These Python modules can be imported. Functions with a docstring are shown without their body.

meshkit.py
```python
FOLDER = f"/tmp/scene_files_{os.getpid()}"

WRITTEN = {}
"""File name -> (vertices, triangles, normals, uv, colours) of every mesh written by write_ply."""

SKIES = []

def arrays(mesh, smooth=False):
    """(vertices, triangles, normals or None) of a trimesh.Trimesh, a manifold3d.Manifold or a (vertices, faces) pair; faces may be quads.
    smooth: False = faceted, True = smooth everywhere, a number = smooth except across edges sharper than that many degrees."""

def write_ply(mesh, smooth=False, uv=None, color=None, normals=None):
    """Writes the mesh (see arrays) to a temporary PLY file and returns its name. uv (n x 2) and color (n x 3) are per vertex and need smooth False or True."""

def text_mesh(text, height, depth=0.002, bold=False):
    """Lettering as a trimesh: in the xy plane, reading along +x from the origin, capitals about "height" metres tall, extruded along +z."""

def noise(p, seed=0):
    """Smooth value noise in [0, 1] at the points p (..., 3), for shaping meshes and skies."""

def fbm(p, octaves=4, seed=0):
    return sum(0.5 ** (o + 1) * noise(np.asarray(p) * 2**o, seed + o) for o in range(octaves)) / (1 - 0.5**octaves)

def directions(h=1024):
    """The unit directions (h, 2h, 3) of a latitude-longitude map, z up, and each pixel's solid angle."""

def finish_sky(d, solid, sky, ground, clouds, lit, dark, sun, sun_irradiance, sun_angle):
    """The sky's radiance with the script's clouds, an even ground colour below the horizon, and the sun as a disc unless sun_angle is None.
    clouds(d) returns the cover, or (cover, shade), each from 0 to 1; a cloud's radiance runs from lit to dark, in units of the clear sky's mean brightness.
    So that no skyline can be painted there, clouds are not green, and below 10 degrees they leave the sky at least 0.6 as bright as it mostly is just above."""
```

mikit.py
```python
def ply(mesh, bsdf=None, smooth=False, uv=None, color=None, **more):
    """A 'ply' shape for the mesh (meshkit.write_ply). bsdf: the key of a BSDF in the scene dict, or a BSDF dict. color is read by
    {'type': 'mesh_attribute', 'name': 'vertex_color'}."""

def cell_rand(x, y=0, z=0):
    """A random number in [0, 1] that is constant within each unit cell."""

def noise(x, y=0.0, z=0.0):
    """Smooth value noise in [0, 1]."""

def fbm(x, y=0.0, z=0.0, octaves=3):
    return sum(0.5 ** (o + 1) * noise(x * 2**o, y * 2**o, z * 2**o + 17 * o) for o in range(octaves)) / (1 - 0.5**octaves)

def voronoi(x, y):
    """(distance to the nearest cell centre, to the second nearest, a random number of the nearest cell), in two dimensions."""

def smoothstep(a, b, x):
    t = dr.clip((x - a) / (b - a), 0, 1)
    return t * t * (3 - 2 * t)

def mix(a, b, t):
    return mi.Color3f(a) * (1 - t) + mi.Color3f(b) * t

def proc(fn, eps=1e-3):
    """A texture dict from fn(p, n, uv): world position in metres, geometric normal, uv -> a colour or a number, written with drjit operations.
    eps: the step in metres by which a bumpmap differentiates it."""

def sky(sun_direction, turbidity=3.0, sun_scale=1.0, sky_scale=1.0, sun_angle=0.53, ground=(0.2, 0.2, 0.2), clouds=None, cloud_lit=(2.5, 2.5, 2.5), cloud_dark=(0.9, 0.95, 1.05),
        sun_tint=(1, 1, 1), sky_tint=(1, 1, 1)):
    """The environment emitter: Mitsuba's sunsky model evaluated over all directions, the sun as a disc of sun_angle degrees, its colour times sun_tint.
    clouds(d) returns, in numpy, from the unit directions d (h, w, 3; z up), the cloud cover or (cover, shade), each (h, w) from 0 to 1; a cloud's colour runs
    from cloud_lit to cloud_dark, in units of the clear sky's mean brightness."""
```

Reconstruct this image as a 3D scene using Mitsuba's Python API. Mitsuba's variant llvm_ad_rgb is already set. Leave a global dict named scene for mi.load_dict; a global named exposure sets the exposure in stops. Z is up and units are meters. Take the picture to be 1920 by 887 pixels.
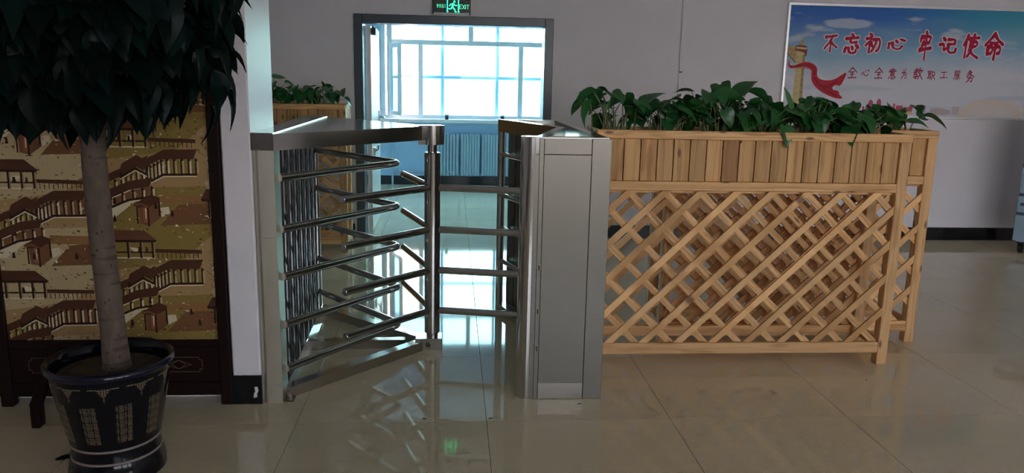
import math, random
import numpy as np, trimesh, manifold3d as m3, mitsuba as mi, drjit as dr, mikit, meshkit
from mikit import proc, noise, fbm, voronoi, cell_rand, smoothstep, mix
from shapely.geometry import Polygon, Point, LineString, box as sbox, MultiPoint
from shapely.ops import unary_union
from shapely import affinity

T = mi.ScalarTransform4f
rng = np.random.default_rng(7)
random.seed(7)
scene, labels = {}, {}
PI = math.pi

# ------------------------------------------------------------------ camera, sky, exposure
CAM = np.array([0.64637, -3.13893, 1.43879])
FWD = np.array([0.07669463, 0.97737386, -0.19712502])
UP = np.array([-0.0056261, 0.19812842, 0.98015992])
scene['camera'] = {'type': 'perspective', 'fov': 66.1455, 'fov_axis': 'x', 'near_clip': 0.05, 'far_clip': 200.0,
                   'to_world': T().look_at(origin=CAM.tolist(), target=(CAM + FWD).tolist(), up=UP.tolist())}


def overcast(d):
    n = meshkit.fbm(d * 3.0 + 5, octaves=4, seed=3)
    return np.clip(0.42 + 0.5 * (n - 0.5), 0, 1), np.clip((n - 0.35) * 1.2, 0, 1)


scene['sky'] = mikit.sky((0.25, 0.9, 0.5), turbidity=7, sun_scale=0.0, sky_scale=1.0, clouds=overcast, cloud_lit=(1.15, 1.15, 1.13), cloud_dark=(0.8, 0.82, 0.85), sky_tint=(1.12, 1.0, 0.98), ground=(0.92, 0.92, 0.92))
exposure = 4.9

# ------------------------------------------------------------------ materials
def mat(name, **k):
    b = {'type': 'principled'}
    for a, v in k.items():
        b[a] = {'type': 'rgb', 'value': list(v)} if isinstance(v, (tuple, list)) else v
    scene[name] = {'type': 'twosided', 'b': b}


def wall_fn(p, n, uv):
    return mix((0.675, 0.65, 0.69), (0.735, 0.71, 0.745), fbm(p.x * 2.3, p.y * 2.3, p.z * 2.3))


def tile_fn(p, n, uv):
    t = cell_rand(p.x / 0.8, p.y / 0.8)
    a = fbm(p.x * 3.1 + 9 * t, p.y * 3.1, 0.3, 4)
    s = fbm(p.x * 60, p.y * 60, t * 9, 2)
    return mix((0.54, 0.47, 0.325), (0.62, 0.545, 0.39), a) * (0.93 + 0.1 * t) * (0.94 + 0.1 * s)


def wood_base(p, n, uv):
    k = dr.floor(uv.x / 10)
    u, w = uv.x - 10 * k - 5, uv.y
    t, t2 = cell_rand(k, 3), cell_rand(k, 11)
    warp = fbm(u * 1.7, w * 14, k, 3)
    ring = noise(w * 95 + warp * 9, u * 0.9, k)
    fine = noise(w * 420, u * 6, k)
    c = mix((0.74, 0.45, 0.20), (0.50, 0.265, 0.095), smoothstep(0.25, 0.95, ring * 0.65 + fine * 0.25 + 0.1 * warp))
    c = c * (0.80 + 0.34 * t)
    stain = smoothstep(0.58, 0.8, fbm(u * 5, w * 30, k + 5, 3))
    c = mix(c, c * mi.Color3f(0.68, 0.58, 0.48), stain * 0.7)
    d1, d2, r = voronoi(u * 4.2 + 31 * t2, w * 11 + 7.3 * k)
    knot = (1 - smoothstep(0.04, 0.13, d1)) * dr.select(r > 0.72, 1.0, 0.0)
    return mix(c, mi.Color3f(0.16, 0.065, 0.03), knot * 0.85)


def wood_fn(p, n, uv):
    return wood_base(p, n, uv) * mi.Color3f(0.80, 0.775, 0.72)


def wood_light_fn(p, n, uv):
    return wood_base(p, n, uv) * mi.Color3f(1.03, 1.03, 1.05)


def wood_dark_fn(p, n, uv):
    return wood_base(p, n, uv) * mi.Color3f(0.50, 0.40, 0.34)


def brushed_fn(p, n, uv):
    s = noise(p.x * 18 + p.y * 18, p.y * 2, p.z * 900) * 0.6 + 0.4 * fbm(p.x * 3, p.y * 3, p.z * 5)
    return mix((0.165, 0.155, 0.135), (0.215, 0.203, 0.178), s)


def bark_fn(p, n, uv):
    s = fbm(p.x * 40, p.y * 40, p.z * 16, 4)
    band = noise(p.x * 8, p.y * 8, p.z * 55)
    c = mix((0.075, 0.055, 0.043), (0.16, 0.125, 0.10), s)
    c = mix(c, (0.05, 0.037, 0.028), smoothstep(0.68, 0.85, band) * 0.6)
    d1, d2, r = voronoi(p.x * 22 + p.y * 22, p.z * 16)
    return mix(c, (0.055, 0.04, 0.03), (1 - smoothstep(0.05, 0.12, d1)) * dr.select(r > 0.7, 1.0, 0.0))


def soil_fn(p, n, uv):
    return mix((0.02, 0.015, 0.01), (0.075, 0.055, 0.035), fbm(p.x * 60, p.y * 60, p.z * 60, 3))


def poster_fn(p, n, uv):
    u, v = (p.x - 3.64) / 2.35, (p.z - 1.17) / 0.97
    lo, hi = mi.Color3f(0.62, 0.63, 0.70), mix((0.035, 0.15, 0.50), (0.05, 0.33, 0.47), smoothstep(0.35, 0.95, u))
    mid = mi.Color3f(0.27, 0.46, 0.62)
    wv = v + 0.12 * (fbm(u * 5, v * 9, 2.0) - 0.5) - 0.10 * u
    c = mix(lo, mid, smoothstep(0.28, 0.58, wv))
    c = mix(c, hi, smoothstep(0.52, 0.90, wv))
    cl = smoothstep(0.55, 0.75, fbm(u * 6 + 3, v * 10, 7.0, 4) - dr.abs(v - 0.68) * 0.5)
    c = mix(c, (0.60, 0.62, 0.68), cl * 0.75)
    puff = smoothstep(0.0, 0.6, 1 - dr.square((u - 0.235) / 0.10) - dr.square((v - 0.845) / 0.055) + (fbm(u * 22, v * 26, 4.0) - 0.5) * 0.9)
    c = mix(c, (0.50, 0.56, 0.68), puff * 0.8)
    low = smoothstep(0.56, 0.68, fbm(u * 3.2, v * 16, 1.0, 4)) * smoothstep(0.42, 0.2, v)
    c = mix(c, (0.42, 0.48, 0.62), low * 0.5)
    hill = smoothstep(0.0, 0.5, 1 - dr.square((u - 0.86) / 0.17) - dr.square(v / 0.20))
    rings = 0.5 + 0.5 * dr.sin(24 * dr.sqrt(dr.square((u - 0.86) * 1.2) + dr.square(v)))
    c = mix(c, mix((0.68, 0.50, 0.36), (0.66, 0.58, 0.50), rings), hill * 0.65)
    return c


def film_fn(p, n, uv):
    row = dr.floor(p.z / 0.085)
    h = noise((p.y + p.x) * 60, row, 3.0)
    on = dr.select((cell_rand(row, 5) > 0.45) & (p.z / 0.085 - row < 0.32) & (h > 0.5), 1.0, 0.0)
    return mix((0.30, 0.42, 0.52), (0.06, 0.09, 0.14), on)


mat('wall_paint', base_color=proc(wall_fn), roughness=0.6, specular=0.3)
mat('gloss_paint', base_color=proc(wall_fn), roughness=0.42, specular=0.3)
mat('ceiling_paint', base_color=(0.74, 0.74, 0.74), roughness=0.8, specular=0.1)
mat('tile', base_color=proc(tile_fn), roughness=0.045, specular=0.55)
mat('grout', base_color=(0.07, 0.055, 0.04), roughness=0.7)
mat('black_tile', base_color=(0.006, 0.006, 0.008), roughness=0.12, specular=0.5)
mat('steel', base_color=(0.50, 0.485, 0.46), metallic=1.0, roughness=0.14)
mat('steel_satin', base_color=(0.66, 0.63, 0.53), metallic=1.0, roughness=0.45)
mat('rod_steel', base_color=(0.22, 0.22, 0.23), metallic=1.0, roughness=0.12)
mat('steel_tube', base_color=(0.54, 0.525, 0.515), metallic=1.0, roughness=0.12)
mat('steel_brushed', base_color=proc(brushed_fn), metallic=1.0, roughness=0.34)
mat('steel_dark', base_color=(0.20, 0.18, 0.165), metallic=0.9, roughness=0.35)
mat('dark_metal', base_color=(0.035, 0.034, 0.036), metallic=0.4, roughness=0.4)
mat('door_steel', base_color=(0.055, 0.075, 0.095), roughness=0.3, specular=0.5)
mat('white_gloss', base_color=(0.78, 0.78, 0.76), roughness=0.25)
mat('white_frame', base_color=(0.84, 0.85, 0.86), roughness=0.35)
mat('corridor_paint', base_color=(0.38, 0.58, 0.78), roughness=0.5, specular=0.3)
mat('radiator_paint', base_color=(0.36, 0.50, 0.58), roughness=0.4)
mat('plastic_white', base_color=(0.68, 0.67, 0.68), roughness=0.4)
mat('aluminium', base_color=(0.80, 0.80, 0.82), metallic=0.6, roughness=0.3)
for nm, fn in (('wood', wood_fn), ('wood_light', wood_light_fn), ('wood_dark', wood_dark_fn)):
    mat(nm, base_color=proc(fn), roughness=0.5, specular=0.3)
mat('bark', base_color=proc(bark_fn), roughness=0.8, specular=0.2)
mat('soil', base_color=proc(soil_fn), roughness=0.9)
mat('leaf_green', base_color=(0.022, 0.105, 0.030), roughness=0.32, specular=0.5)
mat('leaf_green_young', base_color=(0.040, 0.155, 0.035), roughness=0.32, specular=0.5)
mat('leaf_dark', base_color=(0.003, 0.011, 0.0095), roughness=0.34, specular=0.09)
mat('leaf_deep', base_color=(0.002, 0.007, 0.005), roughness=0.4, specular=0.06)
mat('stem_green', base_color=(0.16, 0.20, 0.08), roughness=0.5)
mat('twig', base_color=(0.05, 0.045, 0.03), roughness=0.7)
mat('glaze', base_color=(0.003, 0.003, 0.006), roughness=0.09, specular=0.35)
mat('glaze_blue', base_color=(0.003, 0.004, 0.016), roughness=0.08, specular=0.6)
mat('pot_gold', base_color=(0.13, 0.10, 0.065), roughness=0.6, specular=0.2)
mat('pot_chip', base_color=(0.20, 0.165, 0.15), roughness=0.6)
mat('screen_wood', base_color=(0.012, 0.0045, 0.004), roughness=0.4, specular=0.2)
mat('inlay', base_color=(0.10, 0.062, 0.036), roughness=0.5)
mat('poster_ink', base_color=proc(poster_fn), roughness=0.45, specular=0.3)
mat('printed', base_color={'type': 'mesh_attribute', 'name': 'vertex_color'}, roughness=0.45, specular=0.3)
mat('sign_black', base_color=(0.006, 0.012, 0.014), roughness=0.3)
mat('sign_green', base_color=(0.004, 0.06, 0.02), roughness=0.3)
mat('film', base_color=proc(film_fn), roughness=0.3)
mat('rubber', base_color=(0.012, 0.012, 0.013), roughness=0.6)
scene['tinted_glass'] = {'type': 'thindielectric', 'int_ior': 1.5, 'specular_transmittance': {'type': 'rgb', 'value': [0.33, 0.77, 1.0]}, 'specular_reflectance': {'type': 'rgb', 'value': [0.6, 0.95, 1.0]}}

# ------------------------------------------------------------------ helpers
COUNT = {}


def key_for(name, parent=None):
    base = f'{parent}__{name}' if parent else name
    n = COUNT.get(base, -1) + 1
    COUNT[base] = n
    return base if n == 0 else f'{base}_{n:03d}'


def put(name, shape, parent=None, label=None, cat=None, group=None, kind=None):
    k = key_for(name, parent)
    scene[k] = shape
    tag(k, label, cat, group, kind)
    return k


def tag(k, label=None, cat=None, group=None, kind=None):
    d = {a: v for a, v in (('label', label), ('category', cat), ('group', group), ('kind', kind)) if v}
    if d:
        labels[k] = d


def thing(name, label, cat, group=None):
    k = key_for(name)
    tag(k, label, cat, group)
    return k


def obj(name, mesh, m, parent=None, label=None, cat=None, group=None, kind=None, smooth=False, **kw):
    return put(name, mikit.ply(mesh, m, smooth=smooth, **kw), parent, label, cat, group, kind)


def struct(name, mesh, m, **kw):
    k = name
    scene[k] = mikit.ply(mesh, m, **kw)
    tag(k, kind='structure')
    return k


def cat(ms):
    return trimesh.util.concatenate(ms)


def bx(x0, x1, y0, y1, z0, z1, b=0.0):
    """box between limits, edges chamfered by b"""
    c = np.array([(x0 + x1) / 2, (y0 + y1) / 2, (z0 + z1) / 2])
    h = np.array([x1 - x0, y1 - y0, z1 - z0]) / 2
    if b <= 0:
        m = trimesh.creation.box(extents=2 * h)
        m.apply_translation(c)
        return m
    b = min(b, 0.45 * h.min())
    pts = []
    for sx in (-1, 1):
        for sy in (-1, 1):
            for sz in (-1, 1):
                s = np.array([sx, sy, sz])
                for a in range(3):
                    q = h - b
                    q[a] = h[a]
                    pts.append(c + s * q)
    return trimesh.convex.convex_hull(np.array(pts))


def tube(pts, r, sides=14, caps=True):
    p = np.asarray(pts, float)
    r = np.broadcast_to(np.asarray(r, float), (len(p),))
    t = np.gradient(p, axis=0)
    t /= np.linalg.norm(t, axis=1, keepdims=True)
    a = np.cross(t[0], [0, 0, 1.0] if abs(t[0][2]) < 0.9 else [1.0, 0, 0])
    a /= np.linalg.norm(a)
    V = []
    ang = np.arange(sides) * 2 * PI / sides
    for i in range(len(p)):
        a = a - t[i] * (a @ t[i])
        a /= np.linalg.norm(a)
        b = np.cross(t[i], a)
        V.append(p[i] + r[i] * (np.cos(ang)[:, None] * a + np.sin(ang)[:, None] * b))
    V = np.vstack(V)
    F = []
    for i in range(len(p) - 1):
        for j in range(sides):
            k = (j + 1) % sides
            q = (i * sides + j, i * sides + k, (i + 1) * sides + k, (i + 1) * sides + j)
            F += [(q[0], q[1], q[2]), (q[0], q[2], q[3])]
    if caps:
        n = len(V)
        V = np.vstack([V, p[0], p[-1]])
        o = (len(p) - 1) * sides
        for j in range(sides):
            k = (j + 1) % sides
            F += [(n, k, j), (n + 1, o + j, o + k)]
    return trimesh.Trimesh(V, np.array(F), process=False)


def lathe(prof, sides=64, center=(0, 0)):
    m = trimesh.creation.revolve(np.array(prof, float), sections=sides)
    m.apply_translation([center[0], center[1], 0])
    return m


def prism(poly, z0, z1):
    """vertical prism over a plan polygon"""
    poly = poly if hasattr(poly, 'exterior') else Polygon(poly)
    m = trimesh.creation.extrude_polygon(poly, z1 - z0, engine='earcut')
    m.apply_translation([0, 0, z0])
    return m


def upright(poly, y_front, depth):
    """plate in an x-z plane from a polygon (x, z); its front face at y_front, going back by depth"""
    ms = []
    for g in getattr(poly, 'geoms', [poly]):
        if g.is_empty or g.area < 1e-9:
            continue
        m = trimesh.creation.extrude_polygon(g, depth, engine='earcut')
        v = m.vertices.copy()
        m.vertices = np.stack([v[:, 0], y_front + depth - v[:, 2], v[:, 1]], 1)
        ms.append(m)
    return cat(ms)


WK = [0]


def wood(name, mesh, axis, parent, m_='wood_light', **kw):
    """a wooden piece: its own grain along axis"""
    WK[0] += 1
    m = mesh.copy()
    m.unmerge_vertices()
    v = m.vertices
    ax = np.asarray(axis, float)
    ax /= np.linalg.norm(ax)
    c = v.mean(0)
    u = (v - c) @ ax
    o = (v - c) - u[:, None] * ax
    uv = np.stack([u + 5 + 10 * WK[0], o.sum(1)], 1)
    return obj(name, m, m_, parent, uv=uv, **kw)


def brush(pts, w0, w1, w2, n=9):
    """a brush stroke: the polyline smoothed, its width going from w0 over w1 to w2"""
    p = np.asarray(pts, float)
    if len(p) > 2:
        q = [p[0]]
        for i in range(len(p) - 1):
            a, b = p[i], p[i + 1]
            q += [a + (b - a) * 0.25, a + (b - a) * 0.75]
        q.append(p[-1])
        p = np.array(q)
    d = np.r_[0, np.cumsum(np.linalg.norm(np.diff(p, axis=0), axis=1))]
    s = np.unique(np.r_[np.linspace(0, d[-1], n), d])
    x, y = np.interp(s, d, p[:, 0]), np.interp(s, d, p[:, 1])
    t = s / d[-1]
    w = np.where(t < 0.5, w0 + (w1 - w0) * 2 * t, w1 + (w2 - w1) * (2 * t - 1)) / 2
    c = [Point(a, b).buffer(max(r, 0.3), quad_segs=3) for a, b, r in zip(x, y, w)]
    return unary_union([unary_union([c[i], c[i + 1]]).convex_hull for i in range(len(c) - 1)])


GLYPHS = {
    '不': '8,80 90,90|60,86 42,55 4,16|50,64 48,2|58,46 96,24',
    '忘': '44,100 58,86|10,76 90,83|40,78 36,56 80,60|12,36 4,10|28,30 36,6 74,6 80,22|48,38 58,26|74,46 94,34',
    '初': '24,100 38,88|6,74 44,78 2,38|26,56 25,0|40,56 30,46|34,44 46,34|50,70 94,74 88,18 72,8|70,72 62,36 42,6',
    '心': '8,56 4,20|26,62 30,22 70,14 84,38|44,80 56,64|70,88 98,76',
    '牢': '46,100 56,90|12,84 6,66|12,80 92,84 82,66|34,68 18,44|28,55 76,60|2,32 98,40|52,72 49,0',
    '记': '18,94 30,80|2,56 26,60 24,20 40,36|50,84 90,86 84,60|50,57 86,61|52,58 50,14 92,12 97,34',
    '使': '26,98 2,56|16,74 15,2|34,84 98,90|46,70 90,73 86,50 46,48|46,70 44,48|66,100 62,42 32,6|42,34 66,14 100,0',
    '命': '50,100 2,56|50,98 72,76 100,60|32,62 68,65|18,50 16,20|18,48 46,50 42,22 18,22|58,50 90,52 86,22 74,24|60,52 57,0',
    '全': '50,100 4,56|50,98 98,58|28,58 72,61|32,36 68,39|50,58 50,8|8,5 94,9',
    '意': '47,100 55,92|18,85 84,89|34,84 40,75|66,85 60,75|4,69 98,74|28,63 28,38|28,63 75,63 72,38|28,50 72,50|28,38 72,38|14,28 6,6|33,26 38,6 70,4 79,18|49,30 57,22|78,30 94,18',
    '为': '20,92 33,80|60,100 46,52 6,6|8,63 88,68 82,12 64,12|52,48 63,36',
    '教': '8,80 52,85|28,100 28,66|0,62 60,67|52,94 2,38|16,46 46,49 32,38|32,38 30,4 20,9|2,20 54,27|72,100 54,66|64,78 100,82|88,79 48,2|60,56 100,2',
    '职': '0,89 48,93|12,90 12,18|36,91 36,0|12,70 36,70|12,50 36,50|0,16 50,29|58,84 58,46|58,84 92,85 88,46|58,48 88,48|66,34 52,4|80,36 100,4',
    '工': '14,85 86,89|50,86 50,12|0,8 100,13',
    '服': '14,94 12,40 0,2|14,94 41,95 40,6 31,10|14,70 40,70|14,48 40,48|56,94 92,95 88,74 74,77|57,94 56,0|56,54 92,57 52,2|62,48 100,2',
    '务': '42,100 8,64|34,86 76,87 4,44|34,72 100,46|18,35 84,39 74,6 56,10|52,52 42,22 6,0',
    '福': '14,98 26,88|2,74 36,77 2,42|20,60 20,2|28,52 38,42|44,93 98,93|53,78 53,60|52,79 90,79 90,60|53,60 90,60|48,46 48,4|48,46 94,46 94,4|48,5 94,5|71,46 71,5|48,26 94,26',
    '安': '46,100 54,90|10,84 8,70|10,82 92,82 86,70|42,72 24,24 84,0|68,54 54,22 14,0|4,50 98,52',
    '出': '50,100 50,4|20,84 20,54|20,54 80,54|80,86 80,54|10,38 10,4|10,4 90,4|90,40 90,4',
    '口': '16,84 16,8|16,84 86,84|86,84 86,8|16,12 86,12',
}


def glyph(ch, w=(14, 9, 11)):
    out = []
    for i, s in enumerate(GLYPHS[ch].split('|')):
        pts = [tuple(map(float, q.split(','))) for q in s.split()]
        L = sum(math.dist(pts[j], pts[j + 1]) for j in range(len(pts) - 1))
        if L < 32:
            out.append(brush(pts, w[0] * 0.6, w[0] * 1.1, w[0] * 0.8, 4))
        else:
            out.append(brush(pts, w[0], w[1], w[2]))
    return unary_union(out)


def fit(poly, x0, z0, x1, z1):
    return affinity.translate(affinity.scale(poly, (x1 - x0) / 100, (z1 - z0) / 100, origin=(0, 0)), x0, z0)


def flat_print(items, y, step=0.0003):
    """items (polygon in x-z, colour, layer): a flat print facing -y, one mesh with a colour per vertex"""
    V, F, C = [], [], []
    n = 0
    for poly, col, layer in items:
        for g in getattr(poly, 'geoms', [poly]):
            if g.geom_type != 'Polygon' or g.area < 1e-7:
                continue
            v, f = trimesh.creation.triangulate_polygon(g, engine='earcut')
            V.append(np.stack([v[:, 0], np.full(len(v), y - step * layer), v[:, 1]], 1))
            f = np.asarray(f)
            a = v[f]
            cr = (a[:, 1, 0] - a[:, 0, 0]) * (a[:, 2, 1] - a[:, 0, 1]) - (a[:, 1, 1] - a[:, 0, 1]) * (a[:, 2, 0] - a[:, 0, 0])
            f = np.where((cr < 0)[:, None], f[:, ::-1], f)
            F.append(f + n)
            C.append(np.tile(col, (len(v), 1)))
            n += len(v)
    return trimesh.Trimesh(np.vstack(V), np.vstack(F), process=False), np.vstack(C)


# ------------------------------------------------------------------ the setting
XL, XR, YF, YB, YC, HC = -4.0, 8.6, -7.0, 3.95, 7.53, 2.95
struct('floor', bx(XL - 0.2, XR + 0.2, YF - 0.2, 8.0, -0.12, -0.003), 'grout')
tile = mikit.ply(bx(0.001, 0.799, 0.001, 0.799, -0.0029, 0.0, 0.0011), 'tile')
for i in range(-5, 11):
    for j in range(-9, 10):
        if j < -4 and not (-2 <= i <= 6):
            continue
        put('tile', {**tile, 'to_world': T().translate([i * 0.8, j * 0.8, 0])}, 'floor')
struct('ceiling', bx(XL, XR, YF, 8.0, HC, HC + 0.1), 'ceiling_paint')
# back wall with the doorway into the corridor
DX0, DX1, DZ = -0.205, 1.53, 1.958
struct('wall_back', cat([bx(XL, DX0, YB, YB + 0.2, 0, HC), bx(DX1, XR, YB, YB + 0.2, 0, HC), bx(DX0, DX1, YB, YB + 0.2, DZ, HC)]), 'wall_paint')
struct('baseboard_back', cat([bx(DX1 + 0.02, XR, YB - 0.012, YB, 0, 0.122, 0.002), bx(XL, DX0 - 0.02, YB - 0.012, YB, 0, 0.122, 0.002)]), 'black_tile')
struct('wall_right', bx(XR, XR + 0.2, YF, 8.0, 0, HC), 'wall_paint')
struct('wall_left', bx(XL - 0.2, XL, YF, 8.0, 0, HC), 'wall_paint')
# wall behind the camera: a band of windows
ws = [bx(XL, XR, YF - 0.2, YF, 0, 0.85), bx(XL, XR, YF - 0.2, YF, 2.7, HC)]
ws.append(bx(XL, 0.9, YF - 0.2, YF, 0.85, 2.7))
for x in (3.4, 5.9, 8.4):
    ws.append(bx(x - 0.2, x + 0.2, YF - 0.2, YF, 0.85, 2.7))
struct('wall_front', cat(ws), 'wall_paint')
# wall end beside the turnstile and the wall behind the folding screen
struct('wall_end', bx(-0.31, -0.19, 0.212, 0.66, 0, HC, 0.006), 'gloss_paint')
struct('wall_screen', bx(XL, -0.312, 0.30, 0.62, 0, HC), 'wall_paint')
struct('baseboard_end', bx(-0.322, -0.185, 0.203, 0.215, 0, 0.133, 0.002), 'black_tile')
put('chipped_spot', mikit.ply(upright(Polygon([(-0.222, 0.03), (-0.205, 0.034), (-0.207, 0.05), (-0.199, 0.062), (-0.204, 0.083), (-0.217, 0.08), (-0.213, 0.06), (-0.22, 0.05)]), 0.2022, 0.001), 'plastic_white'), 'baseboard_end', label='pale chipped spot')
# corridor beyond the door
WX0, WX1, WZ0, WZ1 = -0.30, 1.98, 0.885, 2.36
ADDED_WINDOWS = ((-3.3, -1.0), (2.7, 4.9), (5.7, 7.9))  # unseen windows further along, added to bring more daylight into the corridor
holes = sorted([(WX0, WX1), *ADDED_WINDOWS])
wc, edge = [], XL
for a, b in holes:
    wc += [bx(edge, a, YC, YC + 0.25, 0, HC), bx(a, b, YC, YC + 0.25, 0, WZ0 - 0.045), bx(a, b, YC, YC + 0.25, WZ1, HC)]
    edge = b
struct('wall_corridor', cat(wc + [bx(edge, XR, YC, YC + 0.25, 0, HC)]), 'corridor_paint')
for n_, (a, b) in enumerate(ADDED_WINDOWS):
    wn = f'window_{n_ + 2}'  # added window out of view, only there to brighten the corridor
    tag(wn, kind='structure')
    obj('frame', cat([bx(a, a + 0.06, YC + 0.03, YC + 0.09, WZ0 - 0.045, WZ1), bx(b - 0.06, b, YC + 0.03, YC + 0.09, WZ0 - 0.045, WZ1), bx((a + b) / 2 - 0.03, (a + b) / 2 + 0.03, YC + 0.03, YC + 0.09, WZ0, WZ1 - 0.06), bx(a + 0.06, b - 0.06, YC + 0.03, YC + 0.09, WZ0 - 0.045, WZ0 + 0.02), bx(a + 0.06, b - 0.06, YC + 0.03, YC + 0.09, WZ1 - 0.06, WZ1)]), 'white_frame', wn)
    for c, d in ((a + 0.06, (a + b) / 2 - 0.03), ((a + b) / 2 + 0.03, b - 0.06)):
        obj('pane', trimesh.Trimesh([[c, YC + 0.06, WZ0 + 0.02], [d, YC + 0.06, WZ0 + 0.02], [d, YC + 0.06, WZ1 - 0.06], [c, YC + 0.06, WZ1 - 0.06]], [[0, 1, 2], [0, 2, 3]], process=False), 'tinted_glass', wn)
struct('baseboard_corridor', bx(XL, XR, YC - 0.014, YC, 0, 0.12, 0.002), 'black_tile')

# door frame and its open leaf
d1 = 'door_1'
tag(d1, kind='structure')
fw = 0.075
obj('frame', cat([bx(DX0, DX0 + fw, YB - 0.02, YB + 0.22, 0, DZ, 0.004), bx(DX1 - fw, DX1, YB - 0.02, YB + 0.22, 0, DZ, 0.004), bx(DX0 + fw, DX1 - fw, YB - 0.02, YB + 0.22, DZ - fw, DZ, 0.004)]), 'door_steel', d1, label='dark steel door frame')
obj('door_leaf', bx(-0.126, -0.086, 4.18, 5.02, 0.012, 1.875, 0.003), 'white_gloss', d1, label='white door leaf standing open into the corridor')
lf = d1 + '__door_leaf'
obj('handle', cat([bx(-0.086, -0.076, 4.90, 4.95, 0.90, 1.10, 0.003), tube([(-0.08, 4.925, 1.03), (-0.035, 4.925, 1.03), (-0.032, 4.90, 1.03), (-0.032, 4.80, 1.03)], 0.009, 8)]), 'steel', lf)
obj('lower_lock', cat([bx(-0.086, -0.07, 4.30, 4.36, 0.70, 0.78, 0.004), tube([(-0.075, 4.33, 0.74), (-0.045, 4.33, 0.76), (-0.04, 4.33, 0.80)], 0.008, 8)]), 'steel', lf)
obj('closer', cat([bx(-0.086, -0.045, 4.22, 4.42, 1.80, 1.86, 0.004), bx(-0.075, -0.055, 4.20, 4.24, 1.84, 1.875, 0.002)]), 'dark_metal', lf)

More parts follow.
